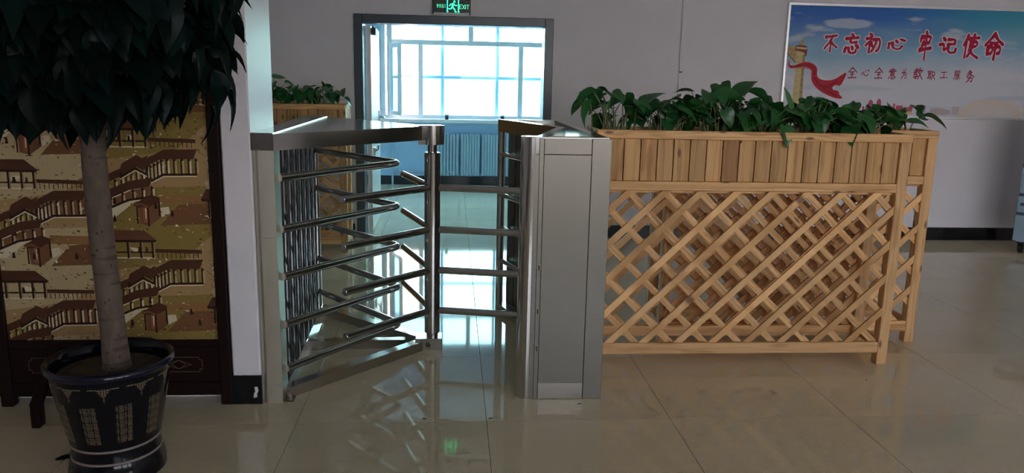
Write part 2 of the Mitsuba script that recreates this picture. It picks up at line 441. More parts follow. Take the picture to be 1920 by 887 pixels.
# corridor window
w1 = 'window_1'
tag(w1, kind='structure')
y0, y1 = YC + 0.03, YC + 0.09
obj('frame', cat([bx(WX0, WX0 + 0.06, y0, y1, WZ0, WZ1, 0.004), bx(WX0 + 0.085, WX0 + 0.15, y0, y1, WZ0, WZ1, 0.004), bx(WX1 - 0.06, WX1, y0, y1, WZ0, WZ1, 0.004), bx(WX0, WX1, y0, y1, WZ1 - 0.06, WZ1, 0.004), bx(WX0, WX1, y0, y1, WZ0, WZ0 + 0.05, 0.004)]), 'white_frame', w1)
obj('transom', bx(WX0 + 0.15, WX1 - 0.06, y0 + 0.002, y1 - 0.002, 1.850, 1.910, 0.003), 'white_frame', w1)
for x, a, b in ((0.225, WZ0 + 0.05, 1.855), (1.555, WZ0 + 0.05, 1.855), (0.887, 1.905, WZ1 - 0.06)):
    obj('mullion', bx(x - 0.03, x + 0.03, y0 + 0.004, y1 - 0.004, a, b, 0.003), 'white_frame', w1)
for a, b, c, d in ((0.255, 1.525, WZ0 + 0.05, 1.855), (1.585, WX1 - 0.06, WZ0 + 0.05, 1.855), (WX0 + 0.15, 0.857, 1.905, WZ1 - 0.06), (0.917, WX1 - 0.06, 1.905, WZ1 - 0.06)):
    q = trimesh.Trimesh([[a, y0 + 0.03, c], [b, y0 + 0.03, c], [b, y0 + 0.03, d], [a, y0 + 0.03, d]], [[0, 1, 2], [0, 2, 3]], process=False)
    obj('pane', q, 'tinted_glass', w1)
# open casement, hinged on the left, turned into the corridor
sw, th = 0.36, math.radians(66)
s0, s1 = WZ0 + 0.055, 1.85
sash = cat([bx(0, 0.045, -0.04, 0, s0, s1, 0.003), bx(sw - 0.045, sw, -0.04, 0, s0, s1, 0.003), bx(0.045, sw - 0.045, -0.04, 0, s0, s0 + 0.05, 0.003), bx(0.045, sw - 0.045, -0.04, 0, s1 - 0.05, s1, 0.003), bx(0.045, sw - 0.045, -0.03, -0.01, 1.41, 1.435, 0.002)])
SM = np.array([[math.cos(th), math.sin(th), 0, -0.15], [-math.sin(th), math.cos(th), 0, y0], [0, 0, 1, 0], [0, 0, 0, 1]])
sash.apply_transform(SM)
obj('sash', sash, 'white_frame', w1, label='casement swung open into the corridor')
q = trimesh.Trimesh([[0.045, -0.02, s0 + 0.05], [sw - 0.045, -0.02, s0 + 0.05], [sw - 0.045, -0.02, s1 - 0.05], [0.045, -0.02, s1 - 0.05]], [[0, 1, 2], [0, 2, 3]], process=False)
q.apply_transform(SM)
obj('pane', q, 'tinted_glass', w1 + '__sash')
for z in (1.2, 1.62):
    h = tube([(-0.152, y0 - 0.014, z - 0.045), (-0.152, y0 - 0.014, z + 0.045)], 0.012, 10)
    obj('hinge', h, 'dark_metal', w1)
obj('sill', bx(WX0 - 0.06, WX1 + 0.06, YC - 0.13, YC + 0.03, WZ0 - 0.045, WZ0, 0.006), 'white_frame', w1)
for x in (0.513, 1.25):
    obj('grille_bar', bx(x - 0.02, x + 0.02, YC + 0.17, YC + 0.195, WZ0, WZ1, 0.003), 'white_frame', w1)
for z in (1.435,):
    obj('grille_bar', bx(WX0, WX1, YC + 0.172, YC + 0.193, z - 0.019, z + 0.019, 0.003), 'white_frame', w1)
for i, x in enumerate((0.575, 1.315)):
    k = thing('window_latch_block', ('small dark block standing on the corridor sill, left of two' if i == 0 else 'small dark block standing on the corridor sill, right of two'), 'latch', None)
    obj('body', bx(x - 0.022, x + 0.022, YC - 0.10, YC - 0.06, WZ0, WZ0 + 0.05, 0.004), 'dark_metal', k)
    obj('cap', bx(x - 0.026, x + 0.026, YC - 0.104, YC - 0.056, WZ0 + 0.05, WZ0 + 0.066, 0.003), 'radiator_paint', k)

# radiator under the window and its pipe
r = thing('radiator', 'pale ribbed radiator hanging under the corridor window', 'radiator')
for a, b in ((0.44, 0.738), (0.762, 1.018), (1.042, 1.30), (1.325, 1.60)):
    ms = [bx(a, b, YC - 0.09, YC - 0.05, 0.16, 0.20, 0.008), bx(a, b, YC - 0.09, YC - 0.05, 0.64, 0.68, 0.008)]
    nn = 7
    for i in range(nn):
        c = a + (b - a) * (i + 0.5) / nn
        ms.append(bx(c - 0.017, c + 0.017, YC - 0.11, YC - 0.035, 0.14, 0.70, 0.007))
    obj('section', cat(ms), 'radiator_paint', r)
for x in (0.55, 1.45):
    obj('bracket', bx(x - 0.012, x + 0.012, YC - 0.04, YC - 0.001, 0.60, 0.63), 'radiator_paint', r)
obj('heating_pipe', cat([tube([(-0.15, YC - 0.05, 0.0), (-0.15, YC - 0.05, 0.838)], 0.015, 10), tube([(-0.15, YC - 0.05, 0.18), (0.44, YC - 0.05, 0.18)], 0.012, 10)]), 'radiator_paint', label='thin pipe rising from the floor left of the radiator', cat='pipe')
# conduit and cover plate on the back wall
k = thing('wall_conduit', 'pale vertical cable conduit on the back wall left of the poster', 'conduit')
obj('channel', bx(2.672, 2.706, YB - 0.018, YB, 1.53, HC, 0.003), 'wall_paint', k)
obj('lower_channel', bx(2.672, 2.706, YB - 0.016, YB, 0.122, 1.522, 0.003), 'wall_paint', k)
obj('joint_clip', bx(2.676, 2.702, YB - 0.02, YB, 1.521, 1.531), 'dark_metal', k)
k = thing('cover_plate', 'square white cover plate on the wall right of the door', 'wall plate')
obj('plate', bx(1.752, 1.842, YB - 0.008, YB, 1.25, 1.335, 0.003), 'plastic_white', k)
obj('screw', cat([tube([(1.765, YB - 0.0105, 1.2925), (1.765, YB - 0.006, 1.2925)], 0.004, 8), tube([(1.83, YB - 0.0105, 1.2925), (1.83, YB - 0.006, 1.2925)], 0.004, 8)]), 'steel', k)

# ------------------------------------------------------------------ turnstile, left guard and rotor
HUB = np.array([0.545, 0.955])
ts = thing('turnstile', 'chest-high stainless steel turnstile with interleaved bars beside the white wall end', 'turnstile')
ZT = 1.195
# front column: flat brushed face with a rounded left edge, its cap and its foot as separate plates
def column_plan(x0, x1, ya, yb, r):
    return unary_union([sbox(x0 + r, ya, x1, yb), sbox(x0, ya + r, x1, yb), Point(x0 + r, ya + r).buffer(r, quad_segs=8)])
cp = column_plan(-0.19, -0.097, 0.214, 0.33, 0.03)
obj('column', prism(cp.buffer(-0.0004), 0.085, 0.75), 'steel_satin', ts, smooth=35)
obj('column', prism(cp.buffer(-0.0004), 0.7508, 1.125), 'steel_satin', ts, smooth=35)
obj('column_foot', prism(cp, 0.0, 0.0842), 'steel_satin', ts, smooth=35)
obj('foot_plate', bx(-0.097, -0.055, 0.225, 0.285, 0, 0.006, 0.001), 'steel_brushed', ts)
obj('anchor_bolt', tube([(-0.075, 0.255, 0.006), (-0.075, 0.255, 0.03)], [0.011, 0.011], 6), 'steel', ts)
RL = np.array([-0.17, 1.63])
FL = np.array([-0.115, 0.30])
# cover: strip over the comb and the triangular plate that reaches to the hub
obj('comb_cover', cat([prism(Polygon([(-0.19, 0.216), (-0.097, 0.212), (-0.100, 1.70), (-0.235, 1.70)]), 1.122, ZT - 0.002), prism(Polygon([(-0.188, 0.218), (-0.099, 0.214), (-0.102, 1.698), (-0.233, 1.698)]), ZT - 0.002, ZT)]), 'steel', ts)
tri = Polygon([(-0.096, 0.214), (0.495, 0.885), (0.545, 0.905), (0.545, 1.005), (0.495, 1.025), (-0.099, 1.70)])
obj('top_cover', cat([prism(tri, 1.122, 1.1885), prism(tri.buffer(-0.0025), 1.1885, 1.191)]), 'steel', ts)
obj('hub_head', cat([prism(unary_union([Point(*HUB).buffer(0.062, quad_segs=12), sbox(0.475, 0.903, 0.545, 1.007)]), 1.098, ZT)]), 'steel', ts, smooth=30)
obj('shaft', tube([(*HUB, 1.045), (*HUB, 1.10)], 0.024, 20), 'steel_tube', ts, smooth=40)
# comb of upright rods along the back of the guard
for i, t in enumerate(np.linspace(0.02, 0.90, 8)):
    q = FL + (RL - FL) * t
    obj('rod', tube([(q[0], q[1], 0.055), (q[0], q[1], 1.122)], 0.0155, 12), 'rod_steel', ts, smooth=40)
obj('rear_post', tube([(*RL, 0.0), (*RL, 1.122)], 0.021, 14), 'steel_tube', ts, smooth=40)
HZ = (0.997, 0.772, 0.558, 0.338, 0.130)
for z in HZ:
    tip = np.array([0.375, 0.955])
    a, b = FL + [0.02, 0.0], RL + [0.01, -0.02]
    da, db = (a - tip) / np.linalg.norm(a - tip), (b - tip) / np.linalg.norm(b - tip)
    pts = [(a[0], a[1], z)]
    p0, p1 = tip + da * 0.055, tip + db * 0.055
    for t in np.linspace(0, 1, 9):
        q = (1 - t) ** 2 * p0 + 2 * t * (1 - t) * tip + t * t * p1
        pts.append((q[0], q[1], z))
    pts.append((b[0], b[1], z))
    obj('barrier_bar', tube(pts, 0.018, 14), 'steel_tube', ts, smooth=40)
    e = FL + (RL - FL) * 0.0
    obj('comb_rail', tube([(FL[0] - 0.02, FL[1], z + 0.001), (RL[0] - 0.02, RL[1], z + 0.001)], 0.009, 10), 'rod_steel', ts, smooth=40)
# rails of the floor frame
def beam(a, b, w, h):
    a, b = np.array(a, float), np.array(b, float)
    d = (b - a) / np.linalg.norm(b - a)
    n = np.array([-d[1], d[0]]) * w / 2
    return prism(Polygon([a + n, b + n, b - n, a - n]), 0, h)
obj('floor_beam', beam((-0.10, 0.285), (0.475, 0.905), 0.055, 0.050), 'steel', ts)
obj('floor_beam', beam((-0.17, 1.60), (0.475, 1.00), 0.055, 0.050), 'steel', ts)
obj('floor_beam', beam((-0.125, 0.335), (-0.172, 1.60), 0.06, 0.054), 'steel', ts)
obj('floor_beam', beam((-0.12, 0.93), (0.40, 0.955), 0.05, 0.048), 'steel', ts)
obj('hub_base', cat([bx(0.455, 0.60, 0.900, 1.01, 0, 0.062, 0.003), tube([(*HUB, 0.06), (*HUB, 0.085)], 0.03, 16)]), 'steel', ts)
obj('base_bolt', tube([(0.525, 0.898, 0.03), (0.525, 0.889, 0.03)], 0.014, 6), 'dark_metal', ts)
ro = obj('rotor', tube([(*HUB, 0.082), (*HUB, 0.086), (*HUB, 1.052), (*HUB, 1.056)], [0.036, 0.041, 0.041, 0.037], 24), 'steel_tube', ts, smooth=40, label='upright rotor post carrying twelve arms')
for z in (0.872, 0.650, 0.430, 0.208):
    for ang in (-12, 108, 228):
        d = np.array([math.cos(math.radians(ang)), math.sin(math.radians(ang))])
        a, b = HUB + d * 0.036, HUB + d * 0.60
        e = HUB + d * 0.604
        obj('arm', tube([(*a, z), (*b, z), (*e, z)], [0.0185, 0.0185, 0.0155], 16), 'steel_tube', ro, smooth=40)

# ------------------------------------------------------------------ turnstile, right guard
tg = thing('turnstile_guard', 'brushed steel guard cabinet with a panelled front on the right of the passage', 'turnstile guard')
XR1 = 1.335
V = (1.19, 0.955)
plan = Polygon([(0.985, 0.232), (XR1, 0.232), (XR1, 0.60), (V[0] + 0.04, 0.80), (V[0], 0.90), (1.02, 0.34)])
obj('body', prism(plan, 0.0, 1.12), 'steel_brushed', tg)
obj('bullnose', tube([(0.990, 0.276, 0), (0.990, 0.276, 1.192), (0.990, 0.276, 1.195)], [0.045, 0.045, 0.042], 32), 'steel', tg, smooth=40)
obj('edge_strip', bx(1.022, 1.041, 0.226, 0.236, 0.0, 1.190, 0.001), 'steel_brushed', tg)
obj('front_panel', bx(1.0425, 1.2485, 0.2275, 0.236, 1.122, 1.188, 0.0012), 'steel_brushed', tg, label='upper cover strip')
obj('front_panel', bx(1.0425, 1.2485, 0.2275, 0.236, 0.0815, 1.1195, 0.0012), 'steel_brushed', tg, label='tall inspection panel')
obj('front_panel', bx(1.0425, 1.2485, 0.226, 0.236, 0.003, 0.079, 0.0012), 'steel', tg, label='small kick plate')
obj('corner_panel', bx(1.2505, XR1, 0.2255, 0.236, 0.0, 1.190, 0.0012), 'steel_brushed', tg)
for z in (0.245, 0.42, 0.62):
    obj('hinge', tube([(1.036, 0.224, z - 0.012), (1.036, 0.224, z + 0.012)], 0.0055, 8), 'steel', tg)
rim = Polygon([(0.985, 0.234), (XR1 - 0.01, 0.234), (XR1 - 0.025, 1.70), (0.925, 1.70), (0.925, 1.66), (V[0], 0.955), (1.03, 0.34)])
hole = Polygon([(1.06, 0.30), (XR1 - 0.06, 0.30), (XR1 - 0.07, 1.62), (1.02, 1.62), (V[0] + 0.045, 0.955)])
obj('top_cover', cat([prism(rim.difference(hole), 1.122, ZT), prism(hole.buffer(0.002), 1.122, 1.15)]), 'steel', tg)
obj('rear_post', tube([(0.948, 1.665, 0), (0.948, 1.665, 1.122)], 0.023, 16), 'steel_tube', tg, smooth=40)
obj('rear_post', tube([(1.29, 1.665, 0), (1.29, 1.665, 1.122)], 0.02, 16), 'steel_tube', tg, smooth=40)
def wallseg(a, b, w, z0, z1):
    a, b = np.array(a, float), np.array(b, float)
    d = (b - a) / np.linalg.norm(b - a)
    n = np.array([-d[1], d[0]]) * w / 2
    return prism(Polygon([a + n, b + n, b - n, a - n]), z0, z1)
A, B = np.array([0.965, 1.635]), np.array([V[0], 0.99])
for i in range(6):
    t0, t1 = i / 6 + 0.006, (i + 1) / 6 - 0.006
    off = np.array([0.03, 0.012])
    obj('inner_slat', wallseg(A + (B - A) * t0 + off, A + (B - A) * t1 + off, 0.012, 0.05, 1.122), 'steel_dark', tg)
for z in (0.985, 0.735, 0.53, 0.325):
    obj('guard_rail', tube([(0.948, 1.655, z), (V[0], 0.955, z)], 0.014, 12), 'steel_tube', tg, smooth=40)
obj('floor_beam', beam((0.96, 1.64), (V[0], 0.93), 0.05, 0.05), 'steel', tg)
obj('floor_beam', beam((0.95, 1.665), (1.31, 1.665), 0.05, 0.05), 'steel', tg)
obj('floor_beam', beam((1.30, 0.60), (1.30, 1.66), 0.05, 0.05), 'steel', tg)
for i in range(5):
    yy = 0.75 + 0.17 * i
    obj('side_rod', tube([(1.30, yy, 0.05), (1.30, yy, 1.122)], 0.012, 10), 'steel_tube', tg, smooth=40)

# ------------------------------------------------------------------ planters of pine with lattice skirts
def lattice(parent, xa, xb, za, zb, y, first=0.0):
    rect = sbox(xa, za, xb, zb)
    H = zb - za
    pitch, w, tk = 0.181, 0.032, 0.012
    for way in (1, -1):
        yy = y if way == 1 else y + tk
        k = -int(H / pitch) - 2
        while True:
            x = xa + first + k * pitch if way == 1 else xb - first * 0.6 - k * pitch
            k += 1
            a, b = (x, za), (x + way * H * 1.02, zb)
            if way == 1 and x > xb or way == -1 and x < xa:
                break
            d = np.array([b[0] - a[0], b[1] - a[1]])
            d /= np.linalg.norm(d)
            strip = LineString([np.array(a) - d * 0.1, np.array(b) + d * 0.1]).buffer(w / 2, cap_style=2).intersection(rect)
            if strip.is_empty or strip.area < 0.0008:
                continue
            wood('lattice_slat', upright(strip, yy, tk), (d[0], 0, d[1]), parent)


def planter(x0, x1, yf, yb, label, boards, first, back=True):
    k = thing('planter', label, 'planter', 'pine planters')
    pw, zt = 0.055, 1.206
    for x in (x0, x1 - pw):
        for y in (yf, yb - pw):
            wood('post', bx(x, x + pw, y, y + pw, 0, zt - 0.03, 0.003), (0, 0, 1), k)
    zr = 0.912
    for y, s in ((yf, 1), (yb, -1)):
        a, b = (y, y + 0.022) if s == 1 else (y - 0.022, y)
        o = 0.001 * s
        wood('top_rail', bx(x0 + (0 if s == 1 else 0.0), x1, a - (0.006 if s == 1 else -0.006), b + (0.03 if s == 1 else -0.03) * 0 + (0.0), zt - 0.042, zt, 0.003), (1, 0, 0), k)
        wood('middle_rail', bx(x0 + pw, x1 - pw, a + o, b + o, zr, zr + 0.045, 0.003), (1, 0, 0), k)
        wood('bottom_rail', bx(x0 + pw, x1 - pw, a + o, b + o, 0.065, 0.125, 0.003), (1, 0, 0), k)
        yb0 = y + 0.014 if s == 1 else y - 0.028
        nb = boards
        w = (x1 - x0 - 2 * pw) / nb
        for i in range(nb):
            wood('board', bx(x0 + pw + i * w + 0.002, x0 + pw + (i + 1) * w - 0.002, yb0, yb0 + 0.012, zr + 0.046, zt - 0.043, 0.002), (0, 0, 1), k, 'wood_dark' if i == boards // 3 + 1 and s == 1 else 'wood')
        lattice(k, x0 + pw, x1 - pw, 0.126, zr - 0.001, y + 0.002 if s == 1 else y - 0.026, first)
    for x in (x0, x1 - 0.02):
        wood('end_rail', bx(x, x + 0.02, yf + pw, yb - pw, zt - 0.042, zt, 0.003), (0, 1, 0), k)
        wood('end_rail', bx(x, x + 0.02, yf + pw, yb - pw, zr, zr + 0.045, 0.003), (0, 1, 0), k)
        wood('end_rail', bx(x, x + 0.02, yf + pw, yb - pw, 0.065, 0.125, 0.003), (0, 1, 0), k)
        for i in range(2):
            ya, w = yf + pw, (yb - yf - 2 * pw) / 2
            wood('end_board', bx(x + 0.004, x + 0.016, ya + i * w + 0.002, ya + (i + 1) * w - 0.002, zr + 0.046, zt - 0.043, 0.002), (0, 0, 1), k)
    wood('bottom_board', bx(x0 + pw, x1 - pw, yf + 0.03, yb - 0.03, zr - 0.014, zr - 0.001), (1, 0, 0), k)
    g = bx(x0 + 0.03, x1 - 0.03, yf + 0.028, yb - 0.028, zr, zt - 0.035)
    obj('soil', g, 'soil', k)
    return k


P1 = planter(1.346, 2.935, 0.636, 0.950, 'pine planter with lattice skirt standing next to the steel guard cabinet, front of two', 18, 0.045)
P2 = planter(1.80, 3.295, 0.990, 1.30, 'pine planter standing directly behind the front planter, ending further right', 17, 0.11)
P3 = planter(-1.70, -0.205, 3.30, 3.62, 'shadowed pine planter beside the left door jamb', 17, 0.02)

# ------------------------------------------------------------------ pothos in the planters
def leaf_mesh(L, W, heart, fold, droop, rows=7, seed=0):
    """a leaf from the stalk at the origin along +x, upper side +z"""
    r2 = np.random.default_rng(seed)
    V, F = [], []
    cols = 5
    ph = r2.uniform(0, 6)
    for i in range(rows + 1):
        t = i / rows
        prof = math.sin(PI * min(1, (t * 0.985 + 0.012)) ** (0.60 if heart else 0.78)) ** (0.85 if heart else 1.05)
        w = W / 2 * prof
        for j in range(cols):
            s = (j - 2) / 2
            x = L * t
            if heart:
                x -= L * 0.16 * abs(s) ** 1.5 * (1 - t) ** 2
            z = fold * abs(s) * w * 1.2 - droop * L * t ** 2 + 0.012 * W * 8 * math.sin(7 * t + ph) * abs(s) ** 2 * 0.35
            V.append((x, s * w, z))
    for i in range(rows):
        for j in range(cols - 1):
            a = i * cols + j
            F += [(a, a + cols, a + cols + 1), (a, a + cols + 1, a + 1)]
    return trimesh.Trimesh(np.array(V), np.array(F), process=False)


POTHOS = [(mikit.ply(leaf_mesh(0.105, 0.092, True, 0.28, d, seed=i), m, smooth=True)) for i, (d, m) in enumerate([(0.25, 'leaf_green'), (0.45, 'leaf_green'), (0.15, 'leaf_green_young'), (0.6, 'leaf_green')])]


def frame(p, d, up, s=1.0):
    d = np.asarray(d, float)
    d /= np.linalg.norm(d)
    u = np.asarray(up, float) - d * (np.asarray(up, float) @ d)
    u /= np.linalg.norm(u)
    m = np.eye(4)
    m[:3, 0], m[:3, 1], m[:3, 2], m[:3, 3] = d * s, np.cross(u, d) * s, u * s, p
    return T(m.tolist())


def pothos(x, y, spread, n, hmax, label, group, z0=1.165, seed=0, extra=()):
    r2 = np.random.default_rng(seed)
    k = thing('pothos_plant', label, 'plant', group)
    stems = []
    todo = []
    for i in range(n):
        az = r2.uniform(0, 2 * PI)
        rad = spread * math.sqrt(r2.uniform(0.02, 1))
        h = hmax * r2.uniform(0.25, 1.0) * (1 - 0.35 * (rad / spread) ** 2)
        tip = np.array([x + rad * math.cos(az), y + 0.55 * rad * math.sin(az), z0 + 0.05 + h])
        todo.append((tip, az + r2.normal(0, 0.5), r2.uniform(-0.9, 0.25), r2.uniform(0.72, 1.12)))
    for e in extra:
        todo.append((np.array(e[0]), e[1], e[2], e[3]))
    for tip, az, el, s in todo:
        b = np.array([x + r2.normal(0, 0.03) + 0.35 * (tip[0] - x), y + r2.normal(0, 0.02) + 0.2 * (tip[1] - y), z0 - 0.004])
        mid = 0.5 * (b + tip) + [0, 0, 0.025]
        mid[:2] = 0.65 * b[:2] + 0.35 * tip[:2]
        stems.append(tube([b, mid, tip], [0.0032, 0.0028, 0.002], 5, caps=False))
        d = np.array([math.cos(az) * math.cos(el), math.sin(az) * math.cos(el), math.sin(el)])
        up = np.array([-d[0] * math.sin(el) * 0.6, -d[1] * math.sin(el) * 0.6, 1.0]) + r2.normal(0, 0.28, 3)
        if abs(up @ d) > 0.95 * np.linalg.norm(up):
            up = up + [0.4, 0, 0]
        put('leaf', {**POTHOS[int(r2.integers(4))], 'to_world': frame(tip, d, up, s)}, k)
    obj('stems', cat(stems), 'stem_green', k, smooth=True, kind='stuff')
    return k


g1 = 'pothos in the front planter'
ords = ['first', 'second', 'third', 'fourth', 'fifth', 'sixth', 'seventh']
px = [1.47, 1.72, 1.98, 2.22, 2.47, 2.70]
hm = [0.19, 0.15, 0.23, 0.13, 0.17, 0.11]
ns = [26, 34, 36, 32, 34, 26]
for i, x in enumerate(px):
    ex = {0: [((1.31, 0.66, 1.33), PI, -1.0, 1.1), ((1.33, 0.70, 1.38), PI * 0.95, -0.3, 1.1), ((1.60, 0.75, 1.33), 0.4, 0.9, 1.15), ((1.42, 0.72, 1.36), 2.2, 0.7, 0.9)],
          2: [((2.05, 0.70, 1.38), 0.3, 0.8, 1.25), ((1.93, 0.70, 1.36), 0.0, 0.2, 1.4), ((2.10, 0.72, 1.40), 0.2, -0.2, 1.3)],
          3: [((2.30, 0.68, 1.33), 1.6, 1.2, 1.0), ((2.28, 0.655, 1.235), -1.3, -0.9, 0.95)]}.get(i, [])
    pothos(x, 0.79, 0.19, ns[i], hm[i], f'leafy green pothos, {ords[i]} clump from the left in the front planter', g1, seed=20 + i, extra=ex)
g2 = 'pothos in the rear planter'
for i, x in enumerate([2.02, 2.32, 2.60, 2.88, 3.10]):
    ex = [((3.22, 1.12, 1.335), 0.6, -0.2, 0.8)] if i == 4 else []
    pothos(x, 1.14, 0.19, 20 if i < 4 else 12, (0.2, 0.15, 0.19, 0.16, 0.12)[i], f'leafy green pothos, {ords[i]} clump from the left in the rear planter', g2, seed=40 + i, extra=ex)
g3 = 'pothos in the planter beside the door'
for i, x in enumerate([-1.05, -0.83, -0.62, -0.38]):
    pothos(x, 3.46, 0.18, 20, (0.2, 0.2, 0.15, 0.15)[i], f'dark leafy pothos, {ords[i]} clump from the left in the planter by the door', g3, seed=60 + i, extra=[((-0.22, 3.42, 1.25), 0.0, -0.5, 0.8)] if i == 3 else [])

# slim chrome stand behind the front planter
k = thing('chrome_stand', 'slim chrome stand seen through the lattice of the front planter', 'stand')
sx, sy = 1.915, 1.45
for dx in (0.0,):
    obj('pole', tube([(sx, sy, 0.02), (sx + 0.012, sy, 0.93)], 0.009, 12), 'steel', k, smooth=40)
obj('base', lathe([(0.0, 0.0), (0.085, 0.0), (0.08, 0.014), (0.015, 0.03), (0.0, 0.03)], 28, (sx, sy)), 'steel', k, smooth=40)
obj('top_ball', trimesh.creation.icosphere(2, 0.016).apply_translation([sx + 0.012, sy, 0.94]), 'steel', k, smooth=True)

# ------------------------------------------------------------------ potted tree
PC = np.array([-0.574, -0.360])
tr = thing('potted_tree', 'umbrella-shaped tree with dark drooping leaves in a black glazed pot before the screen', 'potted tree')
prof = [(0.0, 0.004), (0.140, 0.0), (0.162, 0.004), (0.164, 0.03), (0.157, 0.06), (0.153, 0.075), (0.149, 0.085), (0.148, 0.125), (0.150, 0.135), (0.162, 0.19), (0.178, 0.27), (0.190, 0.34), (0.195, 0.385), (0.1965, 0.398), (0.204, 0.404), (0.2125, 0.411), (0.2155, 0.420), (0.213, 0.429), (0.205, 0.433), (0.195, 0.428), (0.188, 0.416), (0.183, 0.395), (0.178, 0.36), (0.0, 0.35)]
pot = obj('pot', lathe(prof, 72, PC), 'glaze', tr, smooth=35, label='black glazed pot with gold characters')
for z, rr in ((0.131, 0.1495), (0.083, 0.150)):
    ring = lathe([(rr - 0.004, z - 0.0045), (rr + 0.0022, z - 0.004), (rr + 0.0022, z + 0.004), (rr - 0.004, z + 0.0045)], 72, PC)
    obj('worn_ring', ring, 'pot_chip', pot, smooth=30)
obj('rim', lathe([(0.2045, 0.4035), (0.2130, 0.4105), (0.2167, 0.420), (0.2138, 0.4300), (0.2050, 0.4342), (0.2035, 0.4325)], 72, PC), 'glaze_blue', pot, smooth=60)
PZ, PR = [p[1] for p in prof[8:14]], [p[0] for p in prof[8:14]]


def wrap(poly, a0, z0, s):
    """glyph (0..100 box) onto the pot wall: centred on angle a0, s metres tall, its foot at z0"""
    m = []
    for g in getattr(poly, 'geoms', [poly]):
        e = trimesh.creation.extrude_polygon(g.simplify(1.0), 1.0, engine='earcut')
        v = e.vertices
        z = z0 + v[:, 1] / 100 * s
        rr = np.interp(z, PZ, PR)
        ang = a0 + (v[:, 0] / 100 - 0.5) * s / rr
        rad = rr - 0.001 + 0.0022 * v[:, 2]
        e.vertices = np.stack([PC[0] + rad * np.cos(ang), PC[1] + rad * np.sin(ang), z], 1)
        e.faces = e.faces[:, ::1]
        m.append(e)
    return cat(m)


fu = glyph('福', (8, 7, 7))
lace = unary_union([Polygon([(0, 100), (100, 100), (50, 30)]).buffer(0).difference(unary_union([Point(x, y).buffer(6, quad_segs=3) for x in range(0, 101, 17) for y in range(30, 101, 17)])), Point(50, 22).buffer(6), Point(50, 5).buffer(4), sbox(-45, 92, 0, 100), sbox(100, 92, 145, 100)])
view = math.atan2(CAM[1] - PC[1], CAM[0] - PC[0])
for i in range(10):
    a = -PI / 2 - 0.05 + i * 2 * PI / 10
    col = cat([wrap(fu, a + da, 0.165 + 0.030 * q, 0.027) for q in range(5) for da in (-0.075, 0.075)])
    obj('gold_characters', col, 'pot_gold', pot)
    obj('gold_lace', wrap(lace, a + PI / 10, 0.330, 0.052), 'pot_gold', pot)
soil = lathe([(0.0, 0.395), (0.08, 0.392), (0.14, 0.385), (0.180, 0.380), (0.179, 0.37), (0, 0.37)], 40, PC)
obj('soil', soil, 'soil', tr, smooth=60)
tz = np.array([0.375, 0.40, 0.5, 0.7, 0.9, 1.1, 1.25, 1.4])
rr = np.array([0.054, 0.048, 0.043, 0.041, 0.0405, 0.040, 0.039, 0.036])
r3 = np.random.default_rng(11)
trunk = tube(np.stack([PC[0] + 0.012 + 0.012 * np.sin(tz * 4) - 0.0 * tz, PC[1] + 0.0 * tz + 0.008 * np.cos(tz * 5), tz], 1), rr, 20)
obj('trunk', trunk, 'bark', tr, smooth=60)
top = np.array([PC[0] + 0.0, PC[1], 1.36])
ends = []
for i in range(11):
    az = i * 2 * PI / 11 + r3.normal(0, 0.15)
    R = r3.uniform(0.25, 0.42)
    e = top + [R * math.cos(az), R * math.sin(az), r3.uniform(0.10, 0.42)]
    mid = top + [0.4 * R * math.cos(az), 0.4 * R * math.sin(az), 0.55 * (e[2] - top[2]) + 0.05]
    obj('branch', tube([top - [0, 0, 0.06 * r3.random()], mid, e], [0.016, 0.011, 0.005], 8), 'bark', tr, smooth=60)
    ends.append(e)
TL = [leaf_mesh(0.130, 0.080, False, 0.36, d, rows=7, seed=70 + i) for i, d in enumerate((0.35, 0.6, 0.2, 0.8))]
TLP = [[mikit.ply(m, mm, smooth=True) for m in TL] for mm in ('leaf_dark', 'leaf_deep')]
C = np.array([PC[0] - 0.02, PC[1], 1.67])
LV = []
for i in range(1250):
    while True:
        q = r3.uniform(-1, 1, 3)
        if 0.10 < np.linalg.norm(q) < 1:
            break
    nrm = np.linalg.norm(q)
    q = q / nrm * (0.62 + 0.38 * nrm ** 0.7) if r3.random() < 0.6 else q
    p = C + q * [0.47, 0.47, 0.36]
    rho = math.hypot(q[0], q[1])
    p[2] -= 0.02 * rho
    if p[2] < 1.33:
        p[2] = 1.33 + 0.1 * r3.random()
    p[1] = min(p[1], 0.03)
    if p[0] < -0.75 and p[2] < 1.43:
        p[2] += 0.09
    az = math.atan2(q[1], q[0]) + r3.normal(0, 0.55)
    el = r3.uniform(-1.35, -0.15) if r3.random() < 0.8 else r3.uniform(-0.3, 0.4)
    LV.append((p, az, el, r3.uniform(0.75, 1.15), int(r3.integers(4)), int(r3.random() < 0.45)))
for p, az, el, s in (((-0.125, -0.40, 1.40), 0.1, -0.9, 1.05), ((-0.165, -0.38, 1.36), -0.2, -1.25, 1.05), ((-0.14, -0.42, 1.445), -0.5, -1.1, 1.0), ((-0.07, -0.40, 1.74), -0.4, -1.15, 1.0), ((-0.155, -0.44, 1.70), -0.4, -0.9, 1.0), ((-0.15, -0.36, 1.46), 0.0, -0.7, 1.1), ((-0.165, -0.40, 1.33), 0.2, -1.3, 0.9), ((-0.74, -0.50, 1.38), 2.8, -1.2, 1.1), ((-0.69, -0.52, 1.36), -0.9, -1.2, 1.1), ((-0.86, -0.42, 1.39), 2.6, -1.25, 1.0)):
    LV.append((np.array(p), az, el, s, 1, 0))
LV.sort(key=lambda q: np.linalg.norm(q[0] - CAM))
rest = []
